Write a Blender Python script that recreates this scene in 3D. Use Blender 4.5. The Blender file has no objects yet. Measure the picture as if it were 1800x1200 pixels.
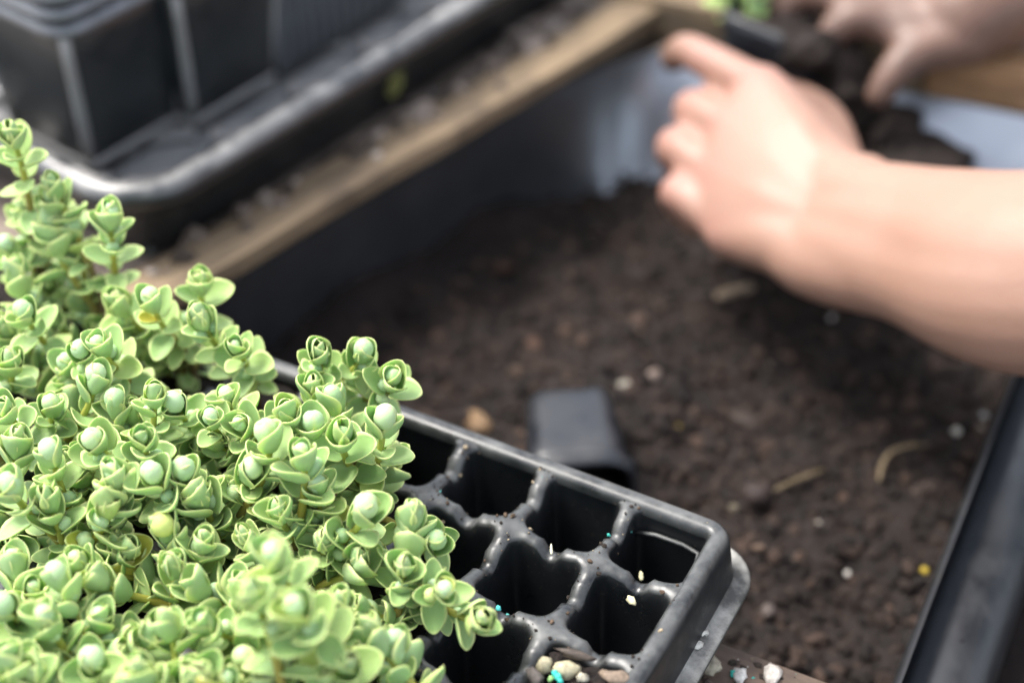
import bpy, bmesh, math, random
import numpy as np
from mathutils import Vector, Matrix, Quaternion

scene = bpy.context.scene
COL = scene.collection
rnd = random.Random(7)

# ------------------------------------------------------------------ camera
F = 3000.0; PITCH = math.radians(40.0); CAM = Vector((0, 0, .51))
cd = bpy.data.cameras.new('camera'); cam = bpy.data.objects.new('camera', cd); COL.objects.link(cam)
cam.location = CAM; cam.rotation_euler = (math.pi/2 - PITCH, 0, 0)
cd.sensor_width = 36; cd.lens = F/1800*36; cd.clip_start = .01; cd.clip_end = 3000
cd.dof.use_dof = True; cd.dof.focus_distance = .548; cd.dof.aperture_fstop = 3.9; cd.dof.aperture_blades = 0
scene.camera = cam

# ------------------------------------------------------------------ sky, sun, exposure
SUN_EL, SUN_AZ = math.radians(60), math.radians(-62)      # azimuth from +Y towards +X
w = bpy.data.worlds.new('World'); scene.world = w; w.use_nodes = True
nt = w.node_tree; bg = nt.nodes['Background']
sky = nt.nodes.new('ShaderNodeTexSky'); sky.sky_type = 'NISHITA'; sky.sun_disc = False
sky.sun_elevation = SUN_EL; sky.sun_rotation = SUN_AZ; sky.dust_density = 3.0; sky.air_density = 1.0
hs = nt.nodes.new('ShaderNodeHueSaturation'); hs.inputs['Saturation'].default_value = .42
nt.links.new(sky.outputs[0], hs.inputs['Color']); nt.links.new(hs.outputs[0], bg.inputs[0])
bg.inputs[1].default_value = .15
sd = bpy.data.lights.new('sun', 'SUN'); sd.energy = 1.5; sd.angle = math.radians(22); sd.color = (1, .95, .88)
so = bpy.data.objects.new('sun', sd); COL.objects.link(so)
sdir = Vector((math.sin(SUN_AZ)*math.cos(SUN_EL), math.cos(SUN_AZ)*math.cos(SUN_EL), math.sin(SUN_EL)))
so.rotation_euler = sdir.to_track_quat('Z', 'Y').to_euler()
vs = scene.view_settings; vs.view_transform = 'Standard'; vs.look = 'None'; vs.gamma = 1; vs.exposure = 1.64
vs.use_curve_mapping = False

# ------------------------------------------------------------------ survey: photo pixel (1800x1200) to a point at height z
DX = Vector((1, 0, 0)); DD = Vector((0, math.cos(PITCH), -math.sin(PITCH))); DU = Vector((0, math.sin(PITCH), math.cos(PITCH)))
def ray(px, py): return DD + DX*((px-900)/F) - DU*((py-600)/F)
def at(px, py, z):
    r = ray(px, py); return CAM + r*((z-CAM.z)/r.z)
KD = .92                     # hands are a little nearer than first paced out
def atd(px, py, d): return CAM + ray(px, py)*(d*KD)

# ------------------------------------------------------------------ numpy noise
def _hash(ix, iy, iz, seed):
    n = (ix*374761393 + iy*668265263 + iz*2147483647 + seed*1274126177) & 0xffffffff
    n = ((n ^ (n >> 13))*1274126177) & 0xffffffff
    return ((n ^ (n >> 16)) & 0xffff)/65535.0
def vnoise(x, y, z=0.0, seed=0):
    x = np.asarray(x, float); y = np.asarray(y, float); z = np.asarray(z, float)+np.zeros_like(x)
    ix, iy, iz = np.floor(x).astype(np.int64), np.floor(y).astype(np.int64), np.floor(z).astype(np.int64)
    fx, fy, fz = x-ix, y-iy, z-iz
    fx, fy, fz = fx*fx*(3-2*fx), fy*fy*(3-2*fy), fz*fz*(3-2*fz)
    r = 0
    for a in (0, 1):
        for b in (0, 1):
            for c in (0, 1):
                r = r + _hash(ix+a, iy+b, iz+c, seed)*(fx if a else 1-fx)*(fy if b else 1-fy)*(fz if c else 1-fz)
    return r*2-1
def fbm(x, y, z=0.0, oct=4, seed=0):
    s, a, f = 0, 1.0, 1.0
    for k in range(oct):
        s = s + a*vnoise(np.asarray(x)*f, np.asarray(y)*f, np.asarray(z)*f, seed+k); a *= .5; f *= 2.03
    return s

# ------------------------------------------------------------------ materials
def newmat(name):
    m = bpy.data.materials.new(name); m.use_nodes = True
    return m, m.node_tree, m.node_tree.nodes['Principled BSDF']
def N(t, kind, **kw):
    n = t.nodes.new(kind)
    for k, v in kw.items():
        if k in n.inputs: n.inputs[k].default_value = v
        else: setattr(n, k, v)
    return n
def ramp(t, src, stops):
    r = t.nodes.new('ShaderNodeValToRGB'); el = r.color_ramp.elements
    while len(el) > 1: el.remove(el[-1])
    el[0].position = stops[0][0]; el[0].color = stops[0][1] if len(stops[0][1]) == 4 else (*stops[0][1], 1)
    for p, c in stops[1:]:
        e = el.new(p); e.color = (*c, 1)
    t.links.new(src, r.inputs[0]); return r
def mixc(t, fac, a, b, blend='MIX'):
    m = t.nodes.new('ShaderNodeMix'); m.data_type = 'RGBA'; m.blend_type = blend
    def put(s, v):
        if isinstance(v, (tuple, list)): s.default_value = (*v[:3], 1)
        elif isinstance(v, (int, float)): s.default_value = v
        else: t.links.new(v, s)
    put(m.inputs[0], fac); put(m.inputs[6], a); put(m.inputs[7], b)
    return m.outputs[2]
def noise(t, scale, detail=4, rough=.55, vec=None, coord='Object'):
    n = N(t, 'ShaderNodeTexNoise'); n.inputs['Scale'].default_value = scale; n.inputs['Detail'].default_value = detail
    n.inputs['Roughness'].default_value = rough
    if vec is None:
        tc = t.nodes.new('ShaderNodeTexCoord'); vec = tc.outputs[coord]
    t.links.new(vec, n.inputs['Vector']); return n
def bump(t, b, src, strength=.3, dist=.001):
    n = t.nodes.new('ShaderNodeBump'); n.inputs['Strength'].default_value = strength; n.inputs['Distance'].default_value = dist
    t.links.new(src, n.inputs['Height']); t.links.new(n.outputs[0], b.inputs['Normal'])

def plastic(name, base=(.014, .016, .018), dust=(.16, .15, .135), amount=.5, rough=.34, speck=.6, spec=.8):
    """black nursery plastic: scuffed, with patchy dried dust on faces looking up whose paleness also paints their sky sheen, and soil specks"""
    m, t, b = newmat(name)
    geo = t.nodes.new('ShaderNodeNewGeometry'); sep = t.nodes.new('ShaderNodeSeparateXYZ'); t.links.new(geo.outputs['Normal'], sep.inputs[0])
    up = ramp(t, sep.outputs['Z'], [(.2, (0, 0, 0)), (.95, (1, 1, 1))])
    n1 = noise(t, 55, 6, .65); patch = ramp(t, n1.outputs[0], [(.38, (0, 0, 0)), (.72, (1, 1, 1))])
    n2 = noise(t, 900, 2, .6); sp = ramp(t, n2.outputs[0], [(.66, (0, 0, 0)), (.72, (1, 1, 1))])
    d = mixc(t, 1.0, up.outputs[0], patch.outputs[0], 'MULTIPLY')
    f = N(t, 'ShaderNodeMath', operation='MULTIPLY'); t.links.new(d, f.inputs[0]); f.inputs[1].default_value = amount
    c1 = mixc(t, f.outputs[0], base, dust)
    f2 = N(t, 'ShaderNodeMath', operation='MULTIPLY'); t.links.new(sp.outputs[0], f2.inputs[0]); f2.inputs[1].default_value = speck*.5
    c2 = mixc(t, f2.outputs[0], c1, (.10, .075, .055))
    t.links.new(c2, b.inputs['Base Color'])
    rr = ramp(t, n1.outputs[0], [(.3, (rough-.06,)*3), (.75, (rough+.25,)*3)]); t.links.new(rr.outputs[0], b.inputs['Roughness']); b.inputs['Specular IOR Level'].default_value = spec
    n3 = noise(t, 260, 3, .5); bump(t, b, n3.outputs[0], .12, .0006)
    return m

def wood(name, lo=(.16, .115, .075), hi=(.42, .33, .225), dirt=(.06, .045, .035), dirtamt=.5):
    m, t, b = newmat(name)
    tc = t.nodes.new('ShaderNodeTexCoord'); mp = t.nodes.new('ShaderNodeMapping'); mp.inputs['Scale'].default_value = (6, 130, 130)
    t.links.new(tc.outputs['Object'], mp.inputs[0])
    g = noise(t, 1, 6, .65, mp.outputs[0]); gr = ramp(t, g.outputs[0], [(.3, lo), (.62, hi)])
    n = noise(t, 38, 5, .6); dm = ramp(t, n.outputs[0], [(.45, (0, 0, 0)), (.75, (dirtamt,)*3)])
    c = mixc(t, dm.outputs[0], gr.outputs[0], dirt)
    t.links.new(c, b.inputs['Base Color']); b.inputs['Roughness'].default_value = .8
    bump(t, b, g.outputs[0], .5, .001)
    return m

def soilmat(name, stops, scale=420):
    m, t, b = newmat(name)
    n = noise(t, scale, 6, .7); r = ramp(t, n.outputs[0], stops)
    n2 = noise(t, 35, 3, .5); r2 = ramp(t, n2.outputs[0], [(.3, (.65,)*3), (.7, (1.25,)*3)])
    c = mixc(t, 1.0, r.outputs[0], r2.outputs[0], 'MULTIPLY')
    t.links.new(c, b.inputs['Base Color']); b.inputs['Roughness'].default_value = .82
    b.inputs['Specular IOR Level'].default_value = .35
    n3 = noise(t, 700, 4, .6); bump(t, b, n3.outputs[0], .9, .0012)
    return m

def attrmat(name, rough=.85, attr='col', spec=.3):
    m, t, b = newmat(name)
    a = t.nodes.new('ShaderNodeAttribute'); a.attribute_name = attr
    n = noise(t, 500, 3, .6); r = ramp(t, n.outputs[0], [(.3, (.6,)*3), (.7, (1.3,)*3)])
    t.links.new(mixc(t, 1.0, a.outputs['Color'], r.outputs[0], 'MULTIPLY'), b.inputs['Base Color'])
    b.inputs['Roughness'].default_value = rough; b.inputs['Specular IOR Level'].default_value = spec
    return m

def leafmat():
    m, t, b = newmat('hebe_leaf')
    a = t.nodes.new('ShaderNodeAttribute'); a.attribute_name = 'col'
    sep = t.nodes.new('ShaderNodeSeparateColor'); t.links.new(a.outputs['Color'], sep.inputs[0])
    oi = t.nodes.new('ShaderNodeObjectInfo')
    n = noise(t, 260, 3, .5)
    body = mixc(t, n.outputs[0], (.245, .388, .132), (.350, .485, .200))
    bloom = mixc(t, n.outputs[0], (.37, .53, .29), (.48, .63, .40))
    c = mixc(t, sep.outputs[1], body, bloom)                       # waxy bloom on the backs and on the buds
    var = ramp(t, oi.outputs['Random'], [(0, (.80, .88, .72)), (.5, (1, 1, 1)), (.95, (1.10, 1.05, .9)), (.985, (1.25, 1.08, .6)), (1, (1.5, .95, .35))])
    c = mixc(t, 1.0, c, var.outputs[0], 'MULTIPLY')
    c = mixc(t, sep.outputs[0], c, (.64, .71, .28))                # pale yellow-green margin
    n2 = noise(t, 1500, 1, .5); sp = ramp(t, n2.outputs[0], [(.735, (0, 0, 0)), (.76, (.8, .8, .8))])
    c = mixc(t, sp.outputs[0], c, (.05, .045, .03))                # soil specks
    t.links.new(c, b.inputs['Base Color'])
    b.inputs['Roughness'].default_value = .52; b.inputs['Specular IOR Level'].default_value = .35
    b.inputs['Subsurface Weight'].default_value = .22; b.inputs['Subsurface Radius'].default_value = (.5, 1, .25)
    b.inputs['Subsurface Scale'].default_value = .0025
    n3 = noise(t, 420, 3, .5); bump(t, b, n3.outputs[0], .10, .0006)
    return m

def skinmat():
    m, t, b = newmat('skin')
    a = t.nodes.new('ShaderNodeAttribute'); a.attribute_name = 'col'     # R = flush, G = soil on the skin
    sep = t.nodes.new('ShaderNodeSeparateColor'); t.links.new(a.outputs['Color'], sep.inputs[0])
    n = noise(t, 45, 5, .6)
    base = mixc(t, n.outputs[0], (.290, .162, .112), (.325, .189, .138))
    c = mixc(t, sep.outputs[0], base, (.35, .178, .142))
    n2 = noise(t, 120, 5, .7); d = ramp(t, n2.outputs[0], [(.3, (.68,)*3), (.65, (1, 1, 1))])
    f = N(t, 'ShaderNodeMath', operation='MULTIPLY'); t.links.new(sep.outputs[1], f.inputs[0]); t.links.new(d.outputs[0], f.inputs[1])
    c = mixc(t, f.outputs[0], c, (.075, .046, .036))
    t.links.new(c, b.inputs['Base Color']); b.inputs['Roughness'].default_value = .5
    b.inputs['Subsurface Weight'].default_value = .15; b.inputs['Subsurface Radius'].default_value = (1, .35, .2); b.inputs['Subsurface Scale'].default_value = .006
    n3 = noise(t, 300, 4, .6); bump(t, b, n3.outputs[0], .2, .0008)
    return m

def cloth(name, c):
    m, t, b = newmat(name); n = noise(t, 60, 4); t.links.new(mixc(t, n.outputs[0], tuple(x*.8 for x in c), c), b.inputs['Base Color'])
    b.inputs['Roughness'].default_value = .9; return m

def linermat():
    m, t, b = newmat('trough_liner')
    n = noise(t, 26, 5, .6); c = ramp(t, n.outputs[0], [(.3, (.28, .30, .33)), (.7, (.37, .40, .44))])
    t.links.new(c.outputs[0], b.inputs['Base Color']); b.inputs['Metallic'].default_value = .92
    r = ramp(t, n.outputs[0], [(.3, (.31,)*3), (.7, (.37,)*3)]); t.links.new(r.outputs[0], b.inputs['Roughness'])
    bump(t, b, n.outputs[0], .04, .004); return m

M = dict(
    tray=plastic('cell_tray_plastic', base=(.009, .0105, .0115), dust=(.22, .225, .215), amount=.55, rough=.29, speck=.9, spec=.55),
    pot=plastic('pot_plastic', base=(.014, .017, .019), dust=(.30, .32, .35), amount=.6, rough=.3, speck=.2, spec=1.0),  # bluish dust tone also paints sky light on upward faces
    bigtray=plastic('propagation_tray_plastic', base=(.014, .017, .019), dust=(.36, .35, .33), amount=.85, rough=.30, speck=.3, spec=1.0),  # dust turned up to paint the pale highlight along the rim
    flange=plastic('limescaled_flange', base=(.05, .05, .045), dust=(.46, .45, .41), amount=.95, rough=.5, speck=1.2, spec=.4),
    darkpot=plastic('clean_pot_plastic', base=(.012, .014, .018), dust=(.2, .2, .2), amount=.08, rough=.27, speck=1.0, spec=.45),
    potrim=plastic('sky_sheen_pot_rim', base=(.085, .092, .10), dust=(.36, .38, .42), amount=.7, rough=.3, speck=.2, spec=1.0),  # paler than the body: sky reflection on the lips put into the colour
    rollrim=plastic('rolled_rim_plastic', base=(.012, .014, .017), dust=(.12, .12, .12), amount=.12, rough=.30, speck=.15),
    batten=wood('weathered_batten', (.115, .080, .048), (.30, .218, .132), (.05, .036, .026), .8),
    backwood=wood('brown_batten', (.22, .115, .052), (.48, .29, .15), (.08, .055, .04), .35),
    bench=wood('bench_board', (.13, .10, .08), (.28, .225, .18), (.045, .035, .03), .9),
    fboard=wood('dark_wet_board', (.05, .034, .024), (.13, .09, .065), (.02, .015, .012), .95),
    soil=soilmat('potting_soil', [(.3, (.008, .006, .005)), (.50, (.0125, .0076, .0057)), (.64, (.028, .0172, .0128)), (.78, (.055, .035, .026))]),
    drysoil=soilmat('dry_soil', [(.3, (.045, .034, .027)), (.52, (.10, .078, .063)), (.7, (.19, .155, .128))]),
    ground=soilmat('yard_soil', [(.3, (.05, .04, .032)), (.7, (.16, .13, .105))], 60),
    crumb=attrmat('soil_crumb'), bit=attrmat('loose_bit', .7), leaf=leafmat(), skin=skinmat(), liner=linermat(),
    shirt=cloth('shirt_cloth', (.12, .15, .22)), trousers=cloth('trouser_cloth', (.05, .055, .065)), hair=cloth('hair', (.035, .022, .015)), shoe=cloth('shoe', (.03, .03, .03)),
    sclera=cloth('eye_white', (.75, .72, .7)),
)
def stemmat():
    m, t, b = newmat('hebe_stem'); a = t.nodes.new('ShaderNodeAttribute'); a.attribute_name = 'col'
    t.links.new(a.outputs['Color'], b.inputs['Base Color']); b.inputs['Roughness'].default_value = .5; return m
M['stem'] = stemmat()
M['yleaf'] = cloth('yellowed_leaf', (.12, .125, .035))
M['bar'] = plastic('dusty_glint_plastic', base=(.20, .20, .195), dust=(.42, .39, .37), amount=.8, rough=.45, speck=.5)  # pale floor bars; on pot edges the same tone paints sky glints

# ------------------------------------------------------------------ object helpers
def link(name, me, mat=None, parent=None, loc=None, rot=None, smooth=True):
    o = bpy.data.objects.new(name, me); COL.objects.link(o)
    if mat is not None and not me.materials: me.materials.append(mat)
    if smooth and me.polygons: me.polygons.foreach_set('use_smooth', [True]*len(me.polygons))
    if parent: o.parent = parent
    if loc is not None: o.location = loc
    if rot is not None: o.rotation_euler = rot
    return o
def mesh(name, V, Fc, col=None):
    me = bpy.data.meshes.new(name); me.from_pydata([tuple(v) for v in V], [], Fc); me.update()
    if col is not None:
        at_ = me.color_attributes.new('col', 'FLOAT_COLOR', 'POINT')
        a = np.ones((len(V), 4), np.float32); a[:, :3] = np.asarray(col); at_.data.foreach_set('color', a.ravel())
    return me
def tag(o, label=None, cat=None, group=None, kind=None):
    if label: o['label'] = label
    if cat: o['category'] = cat
    if group: o['group'] = group
    if kind: o['kind'] = kind
    return o
def empty(name, loc=(0, 0, 0), rot=(0, 0, 0)):
    o = bpy.data.objects.new(name, None); COL.objects.link(o); o.location = loc; o.rotation_euler = rot; o.empty_display_size = .01
    return o
def sharp_angle(me, deg=40):
    try: me.set_sharp_from_angle(angle=math.radians(deg))
    except Exception: pass

def box_mesh(name, x0, x1, y0, y1, z0, z1, bev=.0015, rough=0.0, nx=1):
    bm = bmesh.new(); bmesh.ops.create_cube(bm, size=1)
    for v in bm.verts: v.co = Vector(((x0+x1)/2+v.co.x*(x1-x0), (y0+y1)/2+v.co.y*(y1-y0), (z0+z1)/2+v.co.z*(z1-z0)))
    if nx > 1:
        ed = [e for e in bm.edges if abs((e.verts[0].co-e.verts[1].co).x) > 1e-6]
        bmesh.ops.subdivide_edges(bm, edges=ed, cuts=nx, use_grid_fill=True)
        for v in bm.verts:
            v.co.y += rough*(float(vnoise(v.co.x*25, v.co.y*9, v.co.z*9, 3))); v.co.z += rough*.6*float(vnoise(v.co.x*30, v.co.y*9, v.co.z*9, 5))
    if bev:
        ed = [e for e in bm.edges if len(e.link_faces) == 2 and e.calc_face_angle(0) > .8]
        bmesh.ops.bevel(bm, geom=ed, offset=bev, segments=2, profile=.6, affect='EDGES')
    me = bpy.data.meshes.new(name); bm.to_mesh(me); bm.free(); return me

def plank(name, p, q, width, z0, z1, mat, parent=None, side=1, rough=.0012, bev=.002):
    """board whose reference edge runs from p to q (xy), lying to the left (side=1) or right (-1) of that edge"""
    d = Vector((q[0]-p[0], q[1]-p[1])); L = d.length; a = math.atan2(d.y, d.x)
    y0, y1 = (0, width) if side > 0 else (-width, 0)
    me = box_mesh(name, 0, L, y0, y1, 0, z1-z0, bev, rough, max(2, int(L/.012)))
    o = link(name, me, mat, parent, (p[0], p[1], z0), (0, 0, a)); sharp_angle(me, 50)
    return o

def tube(pts, rad, n=8, cols=None, caps=True):
    pts = [Vector(p) for p in pts]; V, Fc, C = [], [], []
    up = Vector((0, 0, 1)); prev = None
    for i, p in enumerate(pts):
        t = (pts[min(i+1, len(pts)-1)]-pts[max(i-1, 0)]).normalized()
        if prev is None:
            x = t.cross(up if abs(t.dot(up)) < .95 else Vector((1, 0, 0))).normalized()
        else: x = (prev - t*prev.dot(t)).normalized()
        prev = x; y = t.cross(x); r = rad[i] if hasattr(rad, '__len__') else rad
        for k in range(n):
            a = 2*math.pi*k/n; V.append(p+x*(r*math.cos(a))+y*(r*math.sin(a)))
            if cols is not None: C.append(cols[i])
    for i in range(len(pts)-1):
        for k in range(n): Fc.append((i*n+k, i*n+(k+1) % n, (i+1)*n+(k+1) % n, (i+1)*n+k))
    if caps: Fc.append(tuple(range(n-1, -1, -1))); Fc.append(tuple(range((len(pts)-1)*n, len(pts)*n)))
    return V, Fc, C

def rrect(hx, hy, r, n=8):
    """rounded rectangle loop (counter-clockwise) with unit outward normals"""
    P, Q = [], []
    for (sx, sy, a0) in ((1, 1, 0), (-1, 1, 90), (-1, -1, 180), (1, -1, 270)):
        for k in range(n+1):
            a = math.radians(a0+90*k/n); P.append((sx*(hx-r)+r*math.cos(a), sy*(hy-r)+r*math.sin(a))); Q.append((math.cos(a), math.sin(a)))
    return P, Q
def sweep(hx, hy, r, profile, n=8, closed=False, sub=6, wob=0.0, seed=0):
    """profile: list of (offset outwards, z) swept round a rounded rectangle"""
    P, Q = rrect(hx, hy, r, n); PP, QQ = [], []
    m = len(P)
    for i in range(m):
        j = (i+1) % m; PP.append(P[i]); QQ.append(Q[i])
        if (i+1) % (n+1) == 0:
            for k in range(1, sub):
                f = k/sub; PP.append((P[i][0]*(1-f)+P[j][0]*f, P[i][1]*(1-f)+P[j][1]*f)); QQ.append(Q[i])
    m = len(PP); V, Fc = [], []
    for (o_, z) in profile:
        for i in range(m):
            x, y = PP[i][0]+QQ[i][0]*o_, PP[i][1]+QQ[i][1]*o_
            if wob: x += wob*float(vnoise(PP[i][0]*14, PP[i][1]*14, 0, seed)); zz = z+wob*float(vnoise(PP[i][0]*14, PP[i][1]*14, 3, seed+1))
            else: zz = z
            V.append((x, y, zz))
    k = len(profile)
    for a in range(k if closed else k-1):
        b = (a+1) % k
        for i in range(m):
            j = (i+1) % m; Fc.append((a*m+i, a*m+j, b*m+j, b*m+i))
    return V, Fc, m

def blob(r, seed, sub=1, jag=.35, squash=(1, 1, 1)):
    bm = bmesh.new(); bmesh.ops.create_icosphere(bm, subdivisions=sub, radius=1)
    V = np.array([v.co[:] for v in bm.verts]); Fc = [tuple(v.index for v in f.verts) for f in bm.faces]; bm.free()
    k = 1+jag*vnoise(V[:, 0]*1.7+seed*7.1, V[:, 1]*1.7+seed*3.3, V[:, 2]*1.7, seed)
    return V*k[:, None]*np.array(squash)*r, Fc

# ================================================================== THE SETTING
me = mesh('ground', [(-400, -400, -.87), (400, -400, -.87), (400, 400, -.87), (-400, 400, -.87)], [(0, 1, 2, 3)])
tag(link('ground', me, M['ground']), kind='structure')

BZ = .059                     # top of the bench
def xy(v): return (v.x, v.y)
# survey lines of the trough
Lb0, Lb1 = at(300, 520, .070), at(1065, 70, .070)       # inner edge of the left batten
Lt0, Lt1 = at(310, 415, .070), at(1040, 35, .070)       # its outer edge
ldir = (Lb1-Lb0).normalized(); lnrm = Vector((-ldir.y, ldir.x, 0))
lw = .5*((Lt0-Lb0).dot(lnrm)+(Lt1-Lb0).dot(lnrm))
B0, B1 = at(1064, 52, .052), at(1800, 205, .052)        # foot of the back batten
bdir = (B1-B0).normalized()
R0, R1 = at(1657, 1200, .03), at(1842, 680, .03)        # axis of the rolled tray rim at the right
rdir = (R1-R0).normalized()
A_ = math.radians(152); TA = Vector((math.cos(A_), math.sin(A_), 0)); TB = Vector((-math.sin(A_)*1.0, math.cos(A_), 0))
TB = Vector((-.46947, -.88295, 0)); TO = Vector((.0701, .3921, .10)); CP = .032
FE = at(1250, 1130, .056)                                # back edge of the front board
def isect(p, d, q, e):
    k = ((q.x-p.x)*e.y-(q.y-p.y)*e.x)/(d.x*e.y-d.y*e.x); return Vector((p.x+d.x*k, p.y+d.y*k, 0))
fdir = Vector((math.cos(math.radians(-26.5)), math.sin(math.radians(-26.5)), 0))
inR = R0+Vector((-rdir.y, rdir.x, 0))*.013
P1 = isect(Lb0, ldir, B0, bdir); P2 = isect(B0, bdir, inR, rdir); P3 = isect(inR, rdir, FE, fdir); P4 = isect(Lb0, ldir, FE, fdir)

bench = empty('potting_bench', (0, 0, -.87)); tag(bench, 'weathered wooden potting bench strewn with spilt soil under everything', 'bench')
def bench_child(o): o.parent = bench; o.location = o.location - Vector((0, 0, -.87)); return o
# boards of the bench, running alongside the trough
def off(p, n, k): return Vector((p.x+n.x*k, p.y+n.y*k, 0))
lout = lnrm
p, q = off(P4-ldir*.35, lout, .012), off(P1+ldir*.75, lout, .012)
for k in range(6):
    bench_child(plank('board', off(p, lout, .1515*k), off(q, lout, .1515*k), .15, BZ-.026, BZ-rnd.random()*.002, M['bench'], None, 1))
bout = Vector((-bdir.y, bdir.x, 0))
p, q = off(P1+bdir*.016, bout, .012), off(P2+bdir*.30, bout, .012)
for k in range(4):
    bench_child(plank('board', off(p+bdir*.1515*k*.22, bout, .1515*k), off(q, bout, .1515*k), .15, BZ-.0275, BZ-.0015-rnd.random()*.002, M['bench'], None, 1))
rout = Vector((rdir.y, -rdir.x, 0))
p, q = off(P3-rdir*.30, rout, .002), off(P2, rout, .002)
for k in range(2):
    bench_child(plank('board', off(p, rout, .1515*k), off(q, rout, .1515*k), .15, -.045, -.022-rnd.random()*.002, M['bench'], None, -1))
# front board the cell tray stands on
fo = Vector((fdir.y, -fdir.x, 0))
FB = []
for k in range(3):
    FB.append(bench_child(plank('board', off(FE-fdir*.55, fo, .1415*k), off(FE+fdir*.22, fo, .1415*k), .14, .032, .056-.0012*k, M['fboard'], None, -1, rough=.0022)))
for (x, y) in ((-.55, .25), (.17, .10), (-.45, 1.25), (.45, 1.25)):
    bench_child(link('leg', box_mesh('leg', -.035, .035, -.035, .035, -.86, .025, .003), M['bench'], None, (x, y, 0)))
for (x0, y0, x1, y1) in ((-.55, .25, .17, .10), (-.45, 1.25, .45, 1.25), (-.55, .25, -.45, 1.25), (.50, .25, .45, 1.25)):
    bench_child(plank('rail', (x0, y0), (x1, y1), .03, -.14, -.08, M['bench'], None, 1))

# ------------------------------------------------------------------ trough: wooden frame, smooth liner
trough = empty('potting_trough', (P1.x, P1.y, 0)); tag(trough, 'wooden framed trough with a shiny grey liner, half full of potting soil', 'trough')
def trough_child(o): o.parent = trough; o.location = o.location - trough.location; return o
o = trough_child(plank('batten', P4-ldir*.06, P1+ldir*.022, lw, BZ+.001, .070, M['batten'], None, 1, rough=.0016)); tag(o, 'pale weathered batten along the left side')
bm_ = P1+bdir*.14
o = trough_child(plank('batten', off(P1-bdir*.045, bout, .0008), off(bm_, bout, .0008), .026, .0525, .0765, M['batten'], None, 1, rough=.001)); tag(o, 'pale batten across the back, left half')
o = trough_child(plank('batten', bm_+bdir*.002, P2+bdir*.06, .024, .0525, .076, M['backwood'], None, 1, rough=.001)); tag(o, 'brown batten across the back, right half')
# liner walls: left undercut, shaped to stay dark; far side leans back
Ploop = [P4, P1, P2, P3]
def wallpt(s):          # s in 0..3 along left wall (0-1), back wall (1-2), right wall (2-3)
    k = min(int(s), 2); f = s-k; return Ploop[k]*(1-f)+Ploop[k+1]*f
inward = [-lout, -bout, -rout]
V, Fc = [], []
S = list(np.linspace(0, .80, 16))+list(np.linspace(.82, 1.18, 22))+list(np.linspace(1.2, 1.88, 14))+list(np.linspace(1.9, 2.1, 8))+list(np.linspace(2.15, 3, 8))
nz = 9
for s in S:
    # smooth corner: average the neighbouring positions
    acc = Vector((0, 0, 0)); cnt = 0
    for k in range(-6, 7):
        ss = min(3, max(0, s+k*.022)); acc += wallpt(ss); cnt += 1
    p0 = acc/cnt
    f1 = min(1, max(0, (s-.70)/.30)); f1 = f1*f1*(3-2*f1); f2 = min(1, max(0, (s-1.86)/.24)); f2 = f2*f2*(3-2*f2)
    nn = (inward[0]*(1-f1)+inward[1]*f1*(1-f2)+inward[2]*f2).normalized()
    lean = -.028*(1-f1)+.066*f1*(1-f2)+.01*f2
    for j in range(nz):
        g = j/(nz-1); ztop = .0585*(1-f1)+.0515*f1; z = ztop-g*(ztop+.042)
        V.append(p0+nn*(-.0015+lean*g**.85+.0003*float(vnoise(s*9, g*3, 0, 4)))+Vector((0, 0, z)))
for i in range(len(S)-1):
    for j in range(nz-1): Fc.append((i*nz+j, i*nz+j+1, (i+1)*nz+j+1, (i+1)*nz+j))
trough_child(link('liner', mesh('liner', V, Fc), M['liner']))

# ------------------------------------------------------------------ potting soil in the trough
hp = at(1620, 275, .018); hp2 = at(1440, 225, .028)
def soil_h(x, y, fine=True):
    x = np.asarray(x, float); y = np.asarray(y, float)
    h = .004+.010*fbm(x*9, y*9, 0, 3, 11)
    lm = (x-Lb0.x)*lnrm.x+(y-Lb0.y)*lnrm.y                # negative inside; falls away towards the left wall
    h = h-.020*np.clip(1-(-lm)/.12, 0, 1)
    h = h+.022*np.exp(-((x-hp.x)**2+(y-hp.y)**2)/.045**2)+.020*np.exp(-((x-hp2.x)**2+(y-hp2.y)**2)/.04**2)
    if fine:
        h = h+.0046*fbm(x*40, y*40, 0, 3, 21)+.0020*np.abs(fbm(x*130, y*130, 0, 2, 31))+.0010*fbm(x*420, y*420, 0, 2, 41)
    return h
n = 420
xs = np.linspace(-.30, .36, n); ys = np.linspace(.30, .92, n)
X, Y = np.meshgrid(xs, ys); Z = soil_h(X, Y)
# keep only what lies inside the trough outline (plus a little under its frame)
Vg = np.stack([X.ravel(), Y.ravel(), Z.ravel()], 1)
def inside(x, y, pad):
    ok = np.ones_like(x, bool); cx = sum(p.x for p in Ploop)/4; cy = sum(p.y for p in Ploop)/4
    for k in range(4):
        a, b = Ploop[k], Ploop[(k+1) % 4]; e = b-a; nx_, ny_ = -e.y, e.x; L = math.hypot(nx_, ny_); nx_ /= L; ny_ /= L
        if (cx-a.x)*nx_+(cy-a.y)*ny_ < 0: nx_, ny_ = -nx_, -ny_
        ok &= ((x-a.x)*nx_+(y-a.y)*ny_) > -pad
    return ok
ok = inside(Vg[:, 0], Vg[:, 1], .03).reshape(n, n)
idx = np.arange(n*n).reshape(n, n)
qd = ok[:-1, :-1] & ok[1:, :-1] & ok[:-1, 1:] & ok[1:, 1:]
Fq = np.stack([idx[:-1, :-1][qd], idx[:-1, 1:][qd], idx[1:, 1:][qd], idx[1:, :-1][qd]], 1)
used = np.unique(Fq); remap = -np.ones(n*n, int); remap[used] = np.arange(len(used))
tag(link('potting_soil', mesh('potting_soil', Vg[used], remap[Fq].tolist()), M['soil']), kind='structure')

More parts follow.
